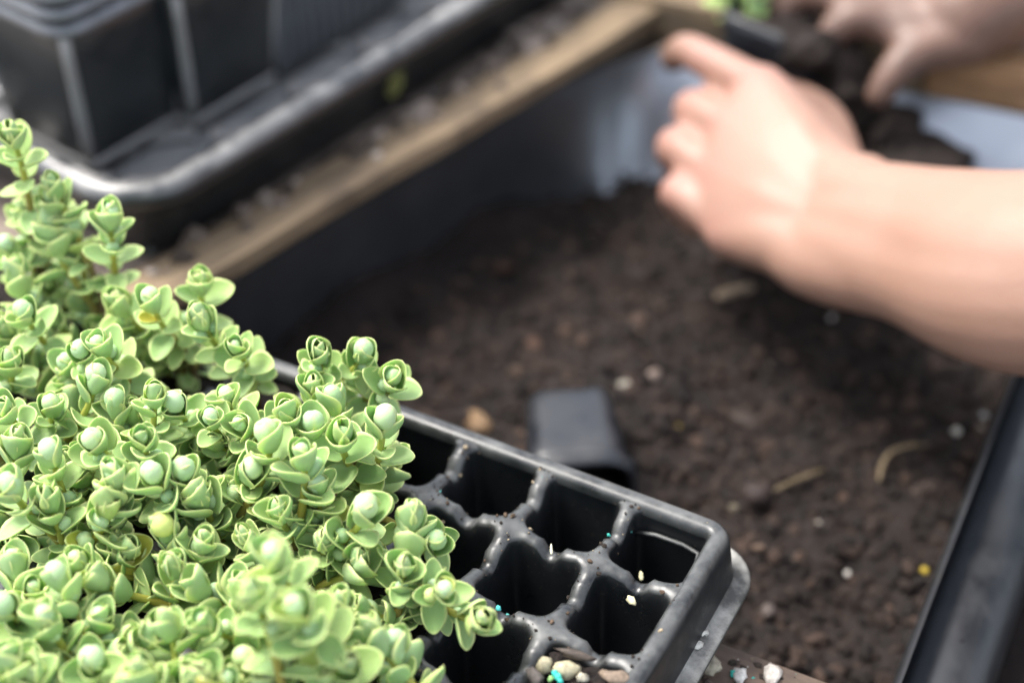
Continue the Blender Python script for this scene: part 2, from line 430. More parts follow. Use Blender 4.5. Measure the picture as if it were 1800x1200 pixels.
# crumbs of bark, peat and grit lying on it (uncountable)
def crumbs(name, pts, rmin, rmax, palette, mat, seed, label, cat, power=2.5, elong=.6):
    r_ = random.Random(seed); V, Fc, Cc = [], [], []; protos = [blob(1, s, 1, .5) for s in range(8)]
    for (x, y, z) in pts:
        b, f = protos[r_.randrange(8)]; r = rmin+(rmax-rmin)*r_.random()**power
        sc = np.array([1+elong*r_.random(), 1, .6+.4*r_.random()])*r
        ea = Matrix.Rotation(r_.random()*6.28, 3, 'Z') @ Matrix.Rotation(r_.uniform(-.5, .5), 3, 'X')
        vv = (b*sc) @ np.array(ea).T+np.array([x, y, z]); k0 = sum(len(a) for a in V) if False else crumbs.n
        V.append(vv); Fc += [tuple(i+k0 for i in t) for t in f]; crumbs.n += len(vv)
        c = r_.choices([p[1] for p in palette], [p[0] for p in palette])[0]; g = r_.uniform(.7, 1.25)
        Cc += [tuple(min(1, q*g) for q in c)]*len(vv)
    crumbs.n = 0
    o = link(name, mesh(name, np.concatenate(V), Fc, Cc), mat, smooth=False); tag(o, label, cat, kind='stuff'); return o
crumbs.n = 0
PAL = [(9, (.009, .0058, .0045)), (8, (.019, .0117, .0087)), (5, (.034, .021, .0155)), (1.2, (.055, .034, .024)), (.15, (.09, .06, .043)), (.06, (.28, .25, .21))]
pts = []
while len(pts) < 12000:
    x, y = rnd.uniform(-.26, .34), rnd.uniform(.33, .88)
    if inside(np.array([x]), np.array([y]), -.004)[0]: pts.append((x, y))
hz = soil_h(np.array([p[0] for p in pts]), np.array([p[1] for p in pts]))
crumbs('soil_crumbs', [(p[0], p[1], h+.0003) for p, h in zip(pts, hz)], .0005, .0040, PAL, M['crumb'], 3, 'dark crumbs of peat and bark over the trough soil', 'soil crumbs', 3.6)
tz = .107
C0 = at(232, 352, tz); e1 = (at(790, 6, tz)-at(300, 300, tz)).normalized(); e2 = Vector((-e1.y, e1.x, 0))
def gap(s):                 # clear bench between batten and tray wall
    q = Lb0+ldir*float(s)+lnrm*(lw+.001); return max(.004, (C0-q).dot(e2)/lnrm.dot(e2)+.004)
# bank of spilt soil on the bench, against the side of the large tray
def bank_h(s, k):
    g = np.clip((np.asarray(s)-.06)/.22, 0, 1); g = g*g*(3-2*g); kk = np.clip(np.asarray(k)/.05, 0, 1)
    return g*(.003+.013*kk**.8)
ns_, nk_ = 150, 40; sg = np.linspace(.04, .66, ns_); kg = np.linspace(0, 1, nk_); SG, KG = np.meshgrid(sg, kg); KG = KG*np.array([gap(q) for q in sg])[None, :]
XB = Lb0.x+ldir.x*SG+lnrm.x*(lw+.001+KG); YB = Lb0.y+ldir.y*SG+lnrm.y*(lw+.001+KG)
ZB = BZ-.004+bank_h(SG, KG)*(1+.25*fbm(XB*40, YB*40, 0, 3, 91))+.0016*fbm(XB*170, YB*170, 0, 2, 93)+.003*(SG > .05)
idx = np.arange(ns_*nk_).reshape(nk_, ns_); Fq = np.stack([idx[:-1, :-1], idx[:-1, 1:], idx[1:, 1:], idx[1:, :-1]], 2).reshape(-1, 4)
tag(link('spilt_soil', mesh('spilt_soil', np.stack([XB.ravel(), YB.ravel(), ZB.ravel()], 1), Fq.tolist()), M['drysoil']), 'bank of dry grey brown soil spilt beside the large tray', 'soil', kind='stuff')
PALB = [(6, (.07, .054, .043)), (7, (.14, .11, .09)), (5, (.22, .18, .15)), (1.5, (.32, .275, .235)), (.3, (.5, .47, .43))]
pts = []
for _ in range(4500):                      # bench at the back left, between the big tray and the batten
    s = rnd.uniform(-.02, .64); k = rnd.random()*(gap(s)-.001)
    p = Lb0+ldir*s+lnrm*(lw+.001+k); pts.append((p.x, p.y, BZ-.0002+float(bank_h(s, k))))
for _ in range(2500):                      # bench beyond the back batten
    s, k = rnd.uniform(-.02, .42), rnd.random()**1.3*.3
    p = B0+bdir*s+bout*(.026+k); pts.append((p.x, p.y, BZ-.0016))
for _ in range(120):                       # caught along the batten
    s, k = rnd.uniform(-.02, .5), lw*(1-rnd.random()**2*.6)
    p = Lb0+ldir*s+lnrm*k; pts.append((p.x, p.y, .0702))
crumbs('bench_litter', pts, .0006, .0058, PALB, M['crumb'], 5, 'dry brown litter of soil and bark strewn over the bench', 'litter', 2.2)
pts = []
for _ in range(3000):                      # on the front board beside the cell tray
    s, k = rnd.uniform(-.05, .17), rnd.random()**.8*.12
    p = FE+fdir*s+fo*k; pts.append((p.x, p.y, .0562))
crumbs('board_litter', pts, .0004, .0022, [(8, (.03, .022, .017)), (4, (.07, .05, .04)), (1.5, (.2, .15, .11)), (.8, (.7, .68, .62)), (.6, (.04, .36, .30))], M['crumb'], 6,
       'fine soil, grit and green fertiliser grains on the front board', 'litter', 2.0)

# ================================================================== CELL TRAY (front)
NC, NR = 11, 7
tray = empty('cell_tray', TO, (0, 0, 0))
tag(tray, 'black plastic cell tray in the foreground, right hand cells empty', 'cell tray')
TM = Matrix(((TA.x, TB.x, 0, TO.x), (TA.y, TB.y, 0, TO.y), (0, 0, 1, TO.z), (0, 0, 0, 1)))     # (u, v, z) -> world; mirrored, so built directly
def uvw(u, v, z=0): return TM @ Vector((u, v, z))
PLANT = {}
def planted(c, r):
    return (r == 0 and c >= 4) or (r == 1 and c >= 3) or (r == 2 and c >= 2) or (r >= 3 and c >= 1)
fr = np.array([0, .03, .055, .075, .09, .105, .12, .135, .15, .17, .19, .215, .25, .3, .36, .43, .5])
fr = np.concatenate([fr, 1-fr[:-1][::-1]])
gu = np.unique(np.concatenate([(k+fr)*CP for k in range(NC)])); gv = np.unique(np.concatenate([(k+fr)*CP for k in range(NR)]))
U, W_ = np.meshgrid(gu, gv)
cu, cv = np.clip(np.floor(U/CP), 0, NC-1), np.clip(np.floor(W_/CP), 0, NR-1)
lu, lv = U-(cu+.5)*CP, W_-(cv+.5)*CP
# opening of each cell: rounded square, a little lobed where the ridges dip
ho = .0142; rc = .0052
# extra clearance next to the outer rim
qx, qy = np.abs(lu)-(ho-rc), np.abs(lv)-(ho-rc)
sdf = np.minimum(np.maximum(qx, qy), 0)+np.hypot(np.maximum(qx, 0), np.maximum(qy, 0))-rc
# ridges: nearest wall and position along it
du, dv = CP/2-np.abs(lu), CP/2-np.abs(lv)
along = np.where(du < dv, lv, lu)/CP
edge_u = ((du < dv) & ((U < CP*.5) | (U > (NC-.5)*CP))) | ((dv <= du) & ((W_ < CP*.5) | (W_ > (NR-.5)*CP)))
dip = np.exp(-(np.abs(along/.115))**3.0)
shoulder = np.exp(-((np.abs(along)-.21)/.05)**2)
top = np.where(edge_u, 0.0, -.0052*dip-.0009*shoulder)
wall = np.minimum(du, dv)
# rounded crown of the ridge, then a steep tapering wall
crown = np.clip((sdf+.0030)/.0030, 0, 1)
t_in = -sdf
z = np.where(sdf > 0, -.0006*np.clip(1-sdf/.002, 0, 1)**2, 0)
def wallz(t):
    t = np.clip(t, 0, None)
    a = np.clip(t/.0012, 0, 1); z1 = -.0006-.0016*a**2
    z2 = -np.clip((t-.0012)/.0034, 0, 1)*.037
    return z1+z2
z = np.where(sdf > 0, z, wallz(t_in))
Zt = np.where(t_in < .0046, z+top*np.clip(1-(t_in-.0012)/.0034, 0, 1), -.0392-.0015*np.clip((t_in-.0046)/.006, 0, 1))
Zt = Zt+.00045*fbm(U*90, W_*90, 0, 3, 5)
Uw = U+.0009*fbm(U*45, W_*45, 0, 2, 8); Ww = W_+.0009*fbm(U*45, W_*45, 0, 2, 9)
Vt = np.stack([TA.x*Uw+TB.x*Ww, TA.y*Uw+TB.y*Ww, Zt], 2).reshape(-1, 3)
nu, nv = len(gu), len(gv); idx = np.arange(nu*nv).reshape(nv, nu)
Fq = np.stack([idx[:-1, :-1], idx[1:, :-1], idx[1:, 1:], idx[:-1, 1:]], 2).reshape(-1, 4)
link('cell_grid', mesh('cell_grid', Vt, Fq.tolist()), M['tray'], tray)
# rim: flat top, rounded shoulder, skirt and turned-out flange
prof = [(-.0052, -.0030), (-.0046, -.0008), (-.0036, .0003), (-.0022, .0007), (-.0004, .0007), (.0008, .0003), (.0018, -.0007), (.0024, -.0022), (.0029, -.0050), (.0038, -.0110), (.0046, -.0165),
        (.0050, -.0180), (.0060, -.0188), (.0095, -.0192), (.0106, -.0195), (.0110, -.0205), (.0106, -.0213), (.0090, -.0213)]
hx, hy = NC*CP/2+.0012, NR*CP/2+.0012
for nm, pr, mt in (('rim', prof[:12], 'tray'), ('flange', prof[11:], 'flange')):
    V, Fc, _ = sweep(hx, hy, .0065, pr, 8, False, 60, .0003, 3)
    V = [tuple(TA*(x+NC*CP/2)+TB*(y+NR*CP/2)+Vector((0, 0, zz))) for x, y, zz in V]
    link(nm, mesh(nm, V, [tuple(reversed(f)) for f in Fc]), M[mt], tray)
# soil crumbs caught on the ridges
top_i = np.flatnonzero((Zt.ravel() > -.0075) & (U.ravel() < 5*CP) & (W_.ravel() < 4*CP)); r2_ = random.Random(9)
crumbs('tray_crumbs', [(Vt[i][0]+TO.x, Vt[i][1]+TO.y, Vt[i][2]+TO.z+.00035) for i in (top_i[r2_.randrange(len(top_i))] for _ in range(420))], .0002, .0009,
       [(8, (.03, .022, .017)), (4, (.09, .06, .04)), (1.5, (.3, .24, .16)), (.5, (.1, .4, .36))], M['crumb'], 12, 'fine soil crumbs caught on the ridges of the cell tray', 'soil crumbs', 3.0)
# step moulded inside the corner cell
c0 = uvw(.0185, .0065, -.0075)-TO
pts = [uvw(.0300, .0060, -.0105)-TO, uvw(.022, .0052, -.0088)-TO, uvw(.012, .0050, -.0088)-TO, uvw(.0062, .0056, -.0095)-TO, uvw(.0052, .010, -.0110)-TO]
V, Fc, _ = tube(pts, [.0009]*5, 8)
link('moulded_step', mesh('moulded_step', V, Fc), M['tray'], tray)

# ================================================================== HEBE SEEDLINGS
def leaf_mesh(name, wid, cup, bend, thick, tipw=1.0):
    ns, ntt = 9, 11; V, C, Fc = [], [], []
    T = [0, .08, .18, .30, .43, .56, .68, .79, .88, .95, 1.0]
    for side in (0, 1):
        for t in T:
            wv = wid*.5*(math.sin(math.pi*min(1, (.06+.94*t)**.86*.985)))**.62*(1.0 if t < .9 else 1-(t-.9)*1.4)
            if t == 1.0: wv = .035
            if t == 0: wv = .11
            for k in range(ns):
                s = -1+2*k/(ns-1); s = math.copysign(abs(s)**.8, s); x = s*wv
                z = cup*(x*x)*2.2+bend*(t-.15)**2+.05*(t > .93)*(t-.93)*4 - .03*math.exp(-(s/.18)**2)*(1-t)
                e = 1-abs(s)**3.0; e2 = min(1, t/.08, (1-t)/.10)
                zz = z-(thick*(.30+.70*e*max(.25, e2))) if side else z+thick*.10*e
                V.append((x, t, zz))
                mg = max(min(1, max(0, abs(s)-.80)/.14), min(1, max(0, (t-.93)/.05)))
                C.append((mg*.85, .42 if side else .05+.1*(1-t), 0))
    L = len(T); B_ = L*ns
    for j in range(L-1):
        for k in range(ns-1):
            a = j*ns+k; Fc.append((a, a+1, a+ns+1, a+ns)); Fc.append((B_+a, B_+a+ns, B_+a+ns+1, B_+a+1))
        Fc.append((j*ns, j*ns+ns, B_+j*ns+ns, B_+j*ns)); a = j*ns+ns-1; Fc.append((a, B_+a, B_+a+ns, a+ns))
    for k in range(ns-1):
        a = (L-1)*ns+k; Fc.append((a, a+1, B_+a+1, B_+a))
    me = mesh(name, V, Fc, C); me.materials.append(M['leaf']); me.polygons.foreach_set('use_smooth', [True]*len(me.polygons)); return me
LEAF_IN = [leaf_mesh('leaf_cupped', .82, 1.05, -.30+.1*k, .09) for k in range(2)]        # hug the bud (curl is inwards: bend towards +z)
LEAF_IN = [leaf_mesh('leaf_cupped', w_, c_, b_, .085) for (w_, c_, b_) in ((.86, .95, .30), (.80, 1.1, .38), (.92, .85, .26))]
LEAF_MID = [leaf_mesh('leaf_spoon', w_, c_, b_, .08) for (w_, c_, b_) in ((.82, .60, .14), (.76, .70, .20), (.88, .5, .10), (.70, .6, .05))]
LEAF_LOW = [leaf_mesh('leaf_flat', w_, c_, b_, .07) for (w_, c_, b_) in ((.74, .35, -.02), (.68, .45, -.10), (.80, .30, .06), (.64, .5, .12))]
def bud_mesh(name, groove, point):
    nr, nn = 11, 16; V, C, Fc = [], [], []
    for j in range(nr):
        t = j/(nr-1); a = math.pi*t; r = math.sin(a)**(.9)*.46; y = (1-math.cos(a))/2
        if t > .7: r *= 1-point*(t-.7)
        for k in range(nn):
            p = 2*math.pi*k/nn; x, z_ = math.cos(p), math.sin(p)
            g = math.exp(-(x/.16)**2); rr = r*(1-groove*g)
            V.append((x*rr, y, z_*rr*.96)); C.append((.55*math.exp(-(x/.12)**2)*(.3 if groove < .05 else .8), 1.0, 0))
    for j in range(nr-1):
        for k in range(nn): Fc.append((j*nn+k, (j+1)*nn+k, (j+1)*nn+(k+1) % nn, j*nn+(k+1) % nn))
    me = mesh(name, V, Fc, C); me.materials.append(M['leaf']); me.polygons.foreach_set('use_smooth', [True]*len(me.polygons)); return me
BUD = [bud_mesh('bud', .14, .35), bud_mesh('bud', .05, .2), bud_mesh('bud', .20, .7), bud_mesh('bud', .12, .9)]

def basis(y, zhint):
    y = y.normalized(); x = y.cross(zhint)
    if x.length < 1e-4: x = y.cross(Vector((1, 0, 0)))
    x.normalize(); z_ = x.cross(y)
    return Matrix((x, y, z_)).transposed()
def place(name, me, parent, loc, rot3, scale):
    o = bpy.data.objects.new(name, me); COL.objects.link(o); o.parent = parent
    o.matrix_local = Matrix.Translation(loc) @ rot3.to_4x4() @ Matrix.Diagonal((scale, scale, scale, 1)); return o

def shoot(plant, base, tip, tipdir, size, pairs, seed, budscale=1.0):
    """a stem from base to tip with opposite, crosswise leaf pairs and a terminal bud; coordinates relative to the plant"""
    r_ = random.Random(seed); L = (tip-base).length
    c1 = base+Vector((0, 0, L*.45)); c2 = tip-tipdir*(L*.38); pts = []; n_ = 18
    for i in range(n_+1):
        t = i/n_; pts.append(base*(1-t)**3+c1*3*t*(1-t)**2+c2*3*t*t*(1-t)+tip*t**3)
    lens = [0]
    for i in range(n_): lens.append(lens[-1]+(pts[i+1]-pts[i]).length)
    tot = lens[-1]
    def along_(s):      # s measured back from the tip
        d = max(0, tot-s); i = 0
        while i < n_-1 and lens[i+1] < d: i += 1
        f = (d-lens[i])/max(1e-9, lens[i+1]-lens[i]); return pts[i].lerp(pts[i+1], min(1, f)), (pts[i+1]-pts[i]).normalized()
    cols, rad = [], []
    for i in range(n_+1):
        s = tot-lens[i]; k = min(1, s/.042); g = (.36, .40, .07) if k < .35 else None
        a, b, c = (.40, .46, .10), (.33, .30, .05), (.12, .07, .035)
        col = tuple((a[q]*(1-k*2)+b[q]*k*2) if k < .5 else (b[q]*(2-2*k)+c[q]*(2*k-1)) for q in range(3)); cols.append(col)
        rad.append(.0011*size+.0005*min(1, s/.03))
    V, Fc, C = tube(pts, rad, 7, cols)
    st = link('stem', mesh('stem', V, Fc, C), M['stem'], plant)
    azi = r_.random()*6.283; s = 0.0
    spac = [.0008, .0030, .0050, .0062, .0070, .0076, .0080, .0082, .0084]
    opens = [21, 35, 50, 62, 70, 77, 82, 87, 90]; sizes = [.0098, .0124, .0138, .0138, .0132, .0125, .0116, .0106, .0098]
    loose = r_.uniform(.7, 1.3)
    p, t = along_(0)
    x = t.orthogonal().normalized()
    closed = r_.random() < .45
    if closed:               # youngest pair of leaves still folded face to face
        for h in (0, 1):
            rd = Quaternion(t, azi+h*math.pi) @ x; a = math.radians(r_.uniform(1, 9)); sc_ = .0100*size*r_.uniform(.85, 1.15)
            place('leaf', r_.choice(LEAF_IN), st, p-t*.0012+rd*.0021*size, basis(t*math.cos(a)+rd*math.sin(a), t*math.sin(a)-rd*math.cos(a)), sc_)
        budscale *= .55
    place('bud', r_.choice(BUD), st, p-t*.0008, basis(t, Quaternion(t, azi+r_.uniform(-.4, .4)) @ x), .0093*size*budscale*r_.uniform(.8, 1.1))
    for i in range(pairs):
        s += spac[i]*size*r_.uniform(.85, 1.2); p, t = along_(s+.0015)
        if s > tot*.93: break
        x = t.orthogonal().normalized(); azi += math.pi/2+r_.uniform(-.2, .2)
        for h in (0, 1):
            if i > 3 and r_.random() < .08: continue
            rd = Quaternion(t, azi+h*math.pi) @ x
            a = math.radians(min(118, opens[i]*loose*r_.uniform(.85, 1.15)))
            d = t*math.cos(a)+rd*math.sin(a); zz = t*math.sin(a)-rd*math.cos(a)
            mes = LEAF_IN if i < 2 else (LEAF_MID if i < 4 else LEAF_LOW)
            # roll a little
            rot = basis(d, zz) @ Matrix.Rotation(r_.uniform(-.22, .22), 3, 'Y')
            place('leaf', r_.choice(mes), st, p+rd*.0007, rot, sizes[i]*size*r_.uniform(.88, 1.12))
            if i in (2, 3, 4) and r_.random() < .33:       # small bud in the leaf axil
                d2 = (t*.75+rd*.65).normalized()
                place('bud', BUD[2], st, p+rd*.0011+t*.0008, basis(d2, zz), .0058*size*r_.uniform(.8, 1.3))
    return st

TIPS = """167,667 202,712 272,695 310,715 400,700 425,748 505,730 532,800 550,752 90,715 90,802 167,777 325,835 272,840 200,842 85,882
372,737 350,872 187,887 182,922 292,932 357,952 225,970 305,997 490,900 482,980 105,1017 175,1090 80,1085 297,1100 360,1092 445,1050 522,1070
10,1070 17,1160 162,1165 355,1190 25,995 137,985 20,860 560,620 637,620 690,667 550,682 587,705 675,747 602,770 725,909 765,951 629,986 710,1000
779,1038 596,1065 844,1087 610,1170 430,1160 60,1190 250,1180 500,1190 23,242 42,377 92,354 90,404 129,408 194,383 44,552 352,500 354,562 212,537 267,530
175,608 144,620 12,433 417,612 94,329 30,480 20,640 640,900 560,860 440,830 690,1130 30,780 250,770 10,720 470,770""".split()
TIPS = [tuple(map(float, t.split(','))) for t in TIPS]
TI = TM.inverted()
plants = {}
ORD = ['first', 'second', 'third', 'fourth', 'fifth', 'sixth', 'seventh', 'eighth', 'ninth', 'tenth', 'eleventh', 'twelfth']
ROWN = ['back row']+[k+' row from back' for k in ('second', 'third', 'fourth', 'fifth', 'sixth')]+['front row']
def get_plant(c, r):
    if (c, r) not in plants:
        b = uvw((c+.5)*CP, (r+.5)*CP, -.006)
        o = empty('hebe_seedling', b)
        first = min(k for k in range(NC) if planted(k, r))
        tag(o, 'pale green leafy seedling, %s, %s plant from the empty cells' % (ROWN[r], ORD[c-first]), 'seedling', 'seedlings growing in the cell tray')
        # plug of soil in the cell
        q = 9; Vp, Fp = [], []
        for i in range(q):
            for j in range(q):
                a, b_ = (i/(q-1)-.5)*.0262, (j/(q-1)-.5)*.0262
                k = max(abs(a), abs(b_))/.0131
                if k > .9: a *= .96; b_ *= .96
                Vp.append(TA*a+TB*b_+Vector((0, 0, .0015*float(vnoise(a*300+c*9, b_*300+r*7, 0, 3)))))
        for i in range(q-1):
            for j in range(q-1): Fp.append((i*q+j, (i+1)*q+j, (i+1)*q+j+1, i*q+j+1))
        link('soil_plug', mesh('soil_plug', Vp, Fp), M['soil'], o)
        plants[(c, r)] = o
    return plants[(c, r)]
placed = []
def add_shoot(tipw, seed, size, pairs, lean=None, c=None, r=None, bs=1.0):
    u, v, z = TI @ tipw
    if c is None:
        c, r = int(math.floor((u+rnd.uniform(-.006, .006))/CP)), int(math.floor((v-.004)/CP))
        r = max(0, min(NR-1, r)); c = max(0, min(NC-1, c))
        while not planted(c, r) and c < NC-1: c += 1
    pl = get_plant(c, r); bw = Vector(pl.location)
    base = TA*rnd.uniform(-.006, .006)+TB*rnd.uniform(-.006, .006)+Vector((0, 0, -.002)); tip = tipw-bw
    d = (tip-base).normalized(); td = (d*.5+Vector((rnd.uniform(-.28, .28), rnd.uniform(-.42, .12), .9))).normalized() if lean is None else lean
    shoot(pl, base, tip, td, size, pairs, seed, bs); placed.append(tipw)
for i, (px, py) in enumerate(TIPS):
    z = .10+rnd.uniform(.034, .048)-.020*min(1, max(0, (py-760)/200))
    if (px, py) in ((445, 1050), (522, 1070), (482, 980)): z = .152
    p = at(px, py, z); u, v, _ = TI @ p
    if v < .012:                                  # stands up above the back rim: solve for its height in the back row
        rr = ray(px, py); vv = rnd.uniform(.010, .020)
        k = (vv-(CAM-TO).dot(TB))/rr.dot(TB); p = CAM+rr*k
    add_shoot(p, 100+i, rnd.uniform(.74, .98), rnd.choice([7, 8, 8, 9]), bs=rnd.choice([1.05, 1, 1, .9, .75]))
# side shoots of the same plants, between the tallest ones
for i in range(58):
    px, py = TIPS[rnd.randrange(len(TIPS))]; px += rnd.choice((-1, 1))*rnd.uniform(28, 60); py += rnd.uniform(-8, 55)
    if px > 640 or py < 500 or (py < 770 and px > 390): continue
    p = at(px, py, .10+rnd.uniform(.018, .034)-.012*min(1, max(0, (py-760)/200)))
    if (TI @ p)[1] > .016: add_shoot(p, 700+i, rnd.uniform(.68, .9), rnd.choice([6, 7, 8]), bs=rnd.choice([.9, .75, .6]))
# lower shoots that fill the plants out
def px_of(p):
    q = p-CAM; d = q.dot(DD); return 900+F*q.dot(DX)/d, 600-F*q.dot(DU)/d
seed = 1000
for c in range(NC):
    for r in range(NR):
        if not planted(c, r): continue
        ct = uvw((c+.5)*CP, (r+.5)*CP, .02); x, y = px_of(ct)
        if x < -110 or y > 1330: continue
        if r == 0 and 400 < x < 760: continue
        for k in range(2 if r < 3 else 3):
            h = rnd.uniform(.006, .022); p = uvw((c+.5)*CP+rnd.uniform(-.016, .016), (r+.5)*CP+rnd.uniform(-.015, .015), h)
            if r == 0: p = uvw((c+.5)*CP+rnd.uniform(-.014, .014), max(.009, (r+.5)*CP+rnd.uniform(-.006, .012)), h)
            if r <= 3 and c == min(q for q in range(NC) if planted(q, r)): p = p+TA*.008
            add_shoot(p, seed, rnd.uniform(.82, 1.0), rnd.choice([5, 6, 6]), None, c, r, .62); seed += 1

# ================================================================== NURSERY POTS
def pot_parts(root, top, base, h, wall=.0012, lip=.004, liph=.009, ribs=False, rnd_=.09, mat='pot'):
    """square tapered pot standing on its base at the root's origin: body with drain holes ring, rolled rim"""
    rr = rnd_*top
    prof = []
    for k in range(7):
        t = k/6; prof.append(((top-base)/2*t, .003+(h-liph-.003)*t))
    V, Fc, m = sweep(base/2, base/2, rr, [(-.004, 0.0), (-.0012, .0008), (0, .003)]+prof[1:]+[((top-base)/2-wall, h-liph+.001)]+[(((top-base)/2)*t-wall, .003+(h-liph-.003)*t) for t in (.75, .5, .25, 0)]+[(-.006, .0025)], 6, False, 3)
    ctr = len(V); V.append((0, 0, .0)); V.append((0, 0, .0025)); n_ = len(V)-2
    Fc += [(ctr, (i+1) % m, i) for i in range(m)]
    last = n_-m
    Fc += [(ctr+1, last+i, last+(i+1) % m) for i in range(m)]
    body = link('body', mesh('body', V, Fc), M[mat], root)
    d = (top-base)/2
    V, Fc, m = sweep(base/2, base/2, rr, [(d-wall, h-liph-.0005), (d+lip*.5, h-liph-.0005), (d+lip*.95, h-liph+.0008), (d+lip, h-liph*.78), (d+lip*.85, h-liph*.45), (d+lip*.55, h-liph*.16), (d+lip*.2, h), (d-wall*.4, h), (d-wall, h-.0012)], 6, True, 3)
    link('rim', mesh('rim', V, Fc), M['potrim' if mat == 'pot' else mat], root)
    if ribs:                 # thickened corners and foot, coloured pale to paint sky glints on the edges
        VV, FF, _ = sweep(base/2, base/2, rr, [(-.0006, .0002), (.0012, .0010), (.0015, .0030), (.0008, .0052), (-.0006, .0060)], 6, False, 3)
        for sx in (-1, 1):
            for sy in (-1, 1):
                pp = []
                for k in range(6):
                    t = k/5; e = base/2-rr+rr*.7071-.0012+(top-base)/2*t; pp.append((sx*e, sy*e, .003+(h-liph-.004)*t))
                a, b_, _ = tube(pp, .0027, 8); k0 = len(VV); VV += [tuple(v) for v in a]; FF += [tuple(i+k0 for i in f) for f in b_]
        link('edge_glint_ribs', mesh('edge_glint_ribs', VV, FF), M['bar'], root)
    return body
def copy_tree(o):
    c = o.copy(); COL.objects.link(c)
    for ch in o.children:
        d = ch.copy(); COL.objects.link(d); d.parent = c
    return c

# ------------------------------------------------------------------ large rimmed tray, upper left
def big_tray(name, loc, rot, Lx, Ly, h, rr=.028, lipr=.0062, slats=True, mat='bigtray'):
    root = empty(name, loc, (0, 0, rot))
    prof = []
    for k in range(11):
        a = math.radians(200-k*20); prof.append((lipr*math.cos(a)*1.05, h-lipr+lipr*math.sin(a)))
    prof_in = [(-.016, .004), (-.0135, .007), (-.0075, h*.6), (-.0062, h-lipr*1.4)]
    prof_out = [(lipr*1.0, h-lipr*1.6), (lipr*.35, h-lipr*2.1), (-.004, h*.45), (-.0115, .003), (-.014, 0)]
    V, Fc, m = sweep(Lx/2, Ly/2, rr, prof_in+prof+prof_out, 10, False, 24, .0008, 12)
    link('rim_and_wall', mesh('rim_and_wall', V, Fc), M[mat], root)
    me = box_mesh('floor', -Lx/2+.014, Lx/2-.014, -Ly/2+.014, Ly/2-.014, .0012, .0042, 0)
    link('floor', me, M[mat], root)
    if slats:
        n1 = int(Lx/.026)
        me = box_mesh('floor_bar', -.005, .005, -.016, .016, .0044, .0100, .002)
        cnt = 0
        for i in range(n1):
            for j in range(int(Ly/.040)):
                x, y = -Lx/2+.026+i*.026, -Ly/2+.034+j*.040+(i % 2)*.012
                if x > Lx/2-.02 or y > Ly/2-.03: continue
                if cnt < 300: link('floor_bar', me, M['bar'], root, (x, y, 0), (0, 0, .9)); cnt += 1
    return root
TLx, TLy = .58, .36
ctr = C0+e1*(TLx/2)+e2*(TLy/2)
bt = big_tray('propagation_tray', (ctr.x, ctr.y, BZ+.0015), math.atan2(e1.y, e1.x), TLx, TLy, tz-BZ-.0015)
tag(bt, 'large shallow black tray with a thick rounded rim, holding stacked pots', 'tray')
FLZ = BZ+.0015+.0102
ang = math.atan2(e1.y, e1.x)

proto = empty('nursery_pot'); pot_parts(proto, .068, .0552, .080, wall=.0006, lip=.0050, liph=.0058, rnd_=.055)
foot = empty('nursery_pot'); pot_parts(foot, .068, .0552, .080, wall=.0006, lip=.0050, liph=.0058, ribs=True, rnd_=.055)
def stack(corner_px, count, desc, first_used=[], dz=.0081, yaw=0.0):
    base = .0552; n0 = at(*corner_px, FLZ)
    ex = Vector((math.cos(ang+yaw), math.sin(ang+yaw), 0)); ey = Vector((-ex.y, ex.x, 0))
    c = n0+ex*(base/2)+ey*(base/2)
    for k in range(count):
        src = proto if k else foot
        if src not in first_used: o = src; first_used.append(src)
        else: o = copy_tree(src)
        o.location = (c.x+rnd.uniform(-.0006, .0006), c.y+rnd.uniform(-.0006, .0006), FLZ+k*dz); o.rotation_euler = (0, 0, ang+yaw+rnd.uniform(-.012, .012))
        tag(o, 'black square plastic pot, %s from the bottom of the %s' % (ORD[k], desc) if k else 'black square plastic pot at the bottom of the %s' % desc, 'pot', 'nested pots in the large tray')
stack((160, 304), 10, 'stack nearest the tray corner')
stack((345, 226), 9, 'second stack from the tray corner', yaw=.02)
# third stack lies on its side along the tray
n0 = at(488, 150, FLZ)
for k in range(12):
    o = copy_tree(proto); a0 = ang+math.radians(2)
    ex = Vector((math.cos(a0), math.sin(a0), 0)); ey = Vector((-ex.y, ex.x, 0))
    p = n0+ex*(.084+.0081*k)+ey*.037
    o.location = (p.x, p.y, FLZ+.0345)
    o.rotation_euler = (Matrix.Rotation(a0, 3, 'Z') @ Matrix.Rotation(-math.pi/2, 3, 'Y')).to_euler()
    tag(o, 'black square plastic pot, %s in the stack lying on its side' % ORD[k], 'pot', 'nested pots in the large tray')

yl = link('fallen_leaf', LEAF_LOW[1].copy(), None, None); yl.data.materials.clear(); yl.data.materials.append(M['yleaf'])
yw = C0+e1*((at(622, 128, .085)-C0).dot(e1))-e2*.0005; yw.z = .080
yl.matrix_world = Matrix.Translation(yw) @ basis(e1*.45+Vector((0, 0, .9)), -e2+Vector((0, 0, .25))).to_4x4() @ Matrix.Diagonal((.014, .018, .018, 1))
tag(yl, 'yellow green leaf stuck to the outside of the large tray', 'leaf')

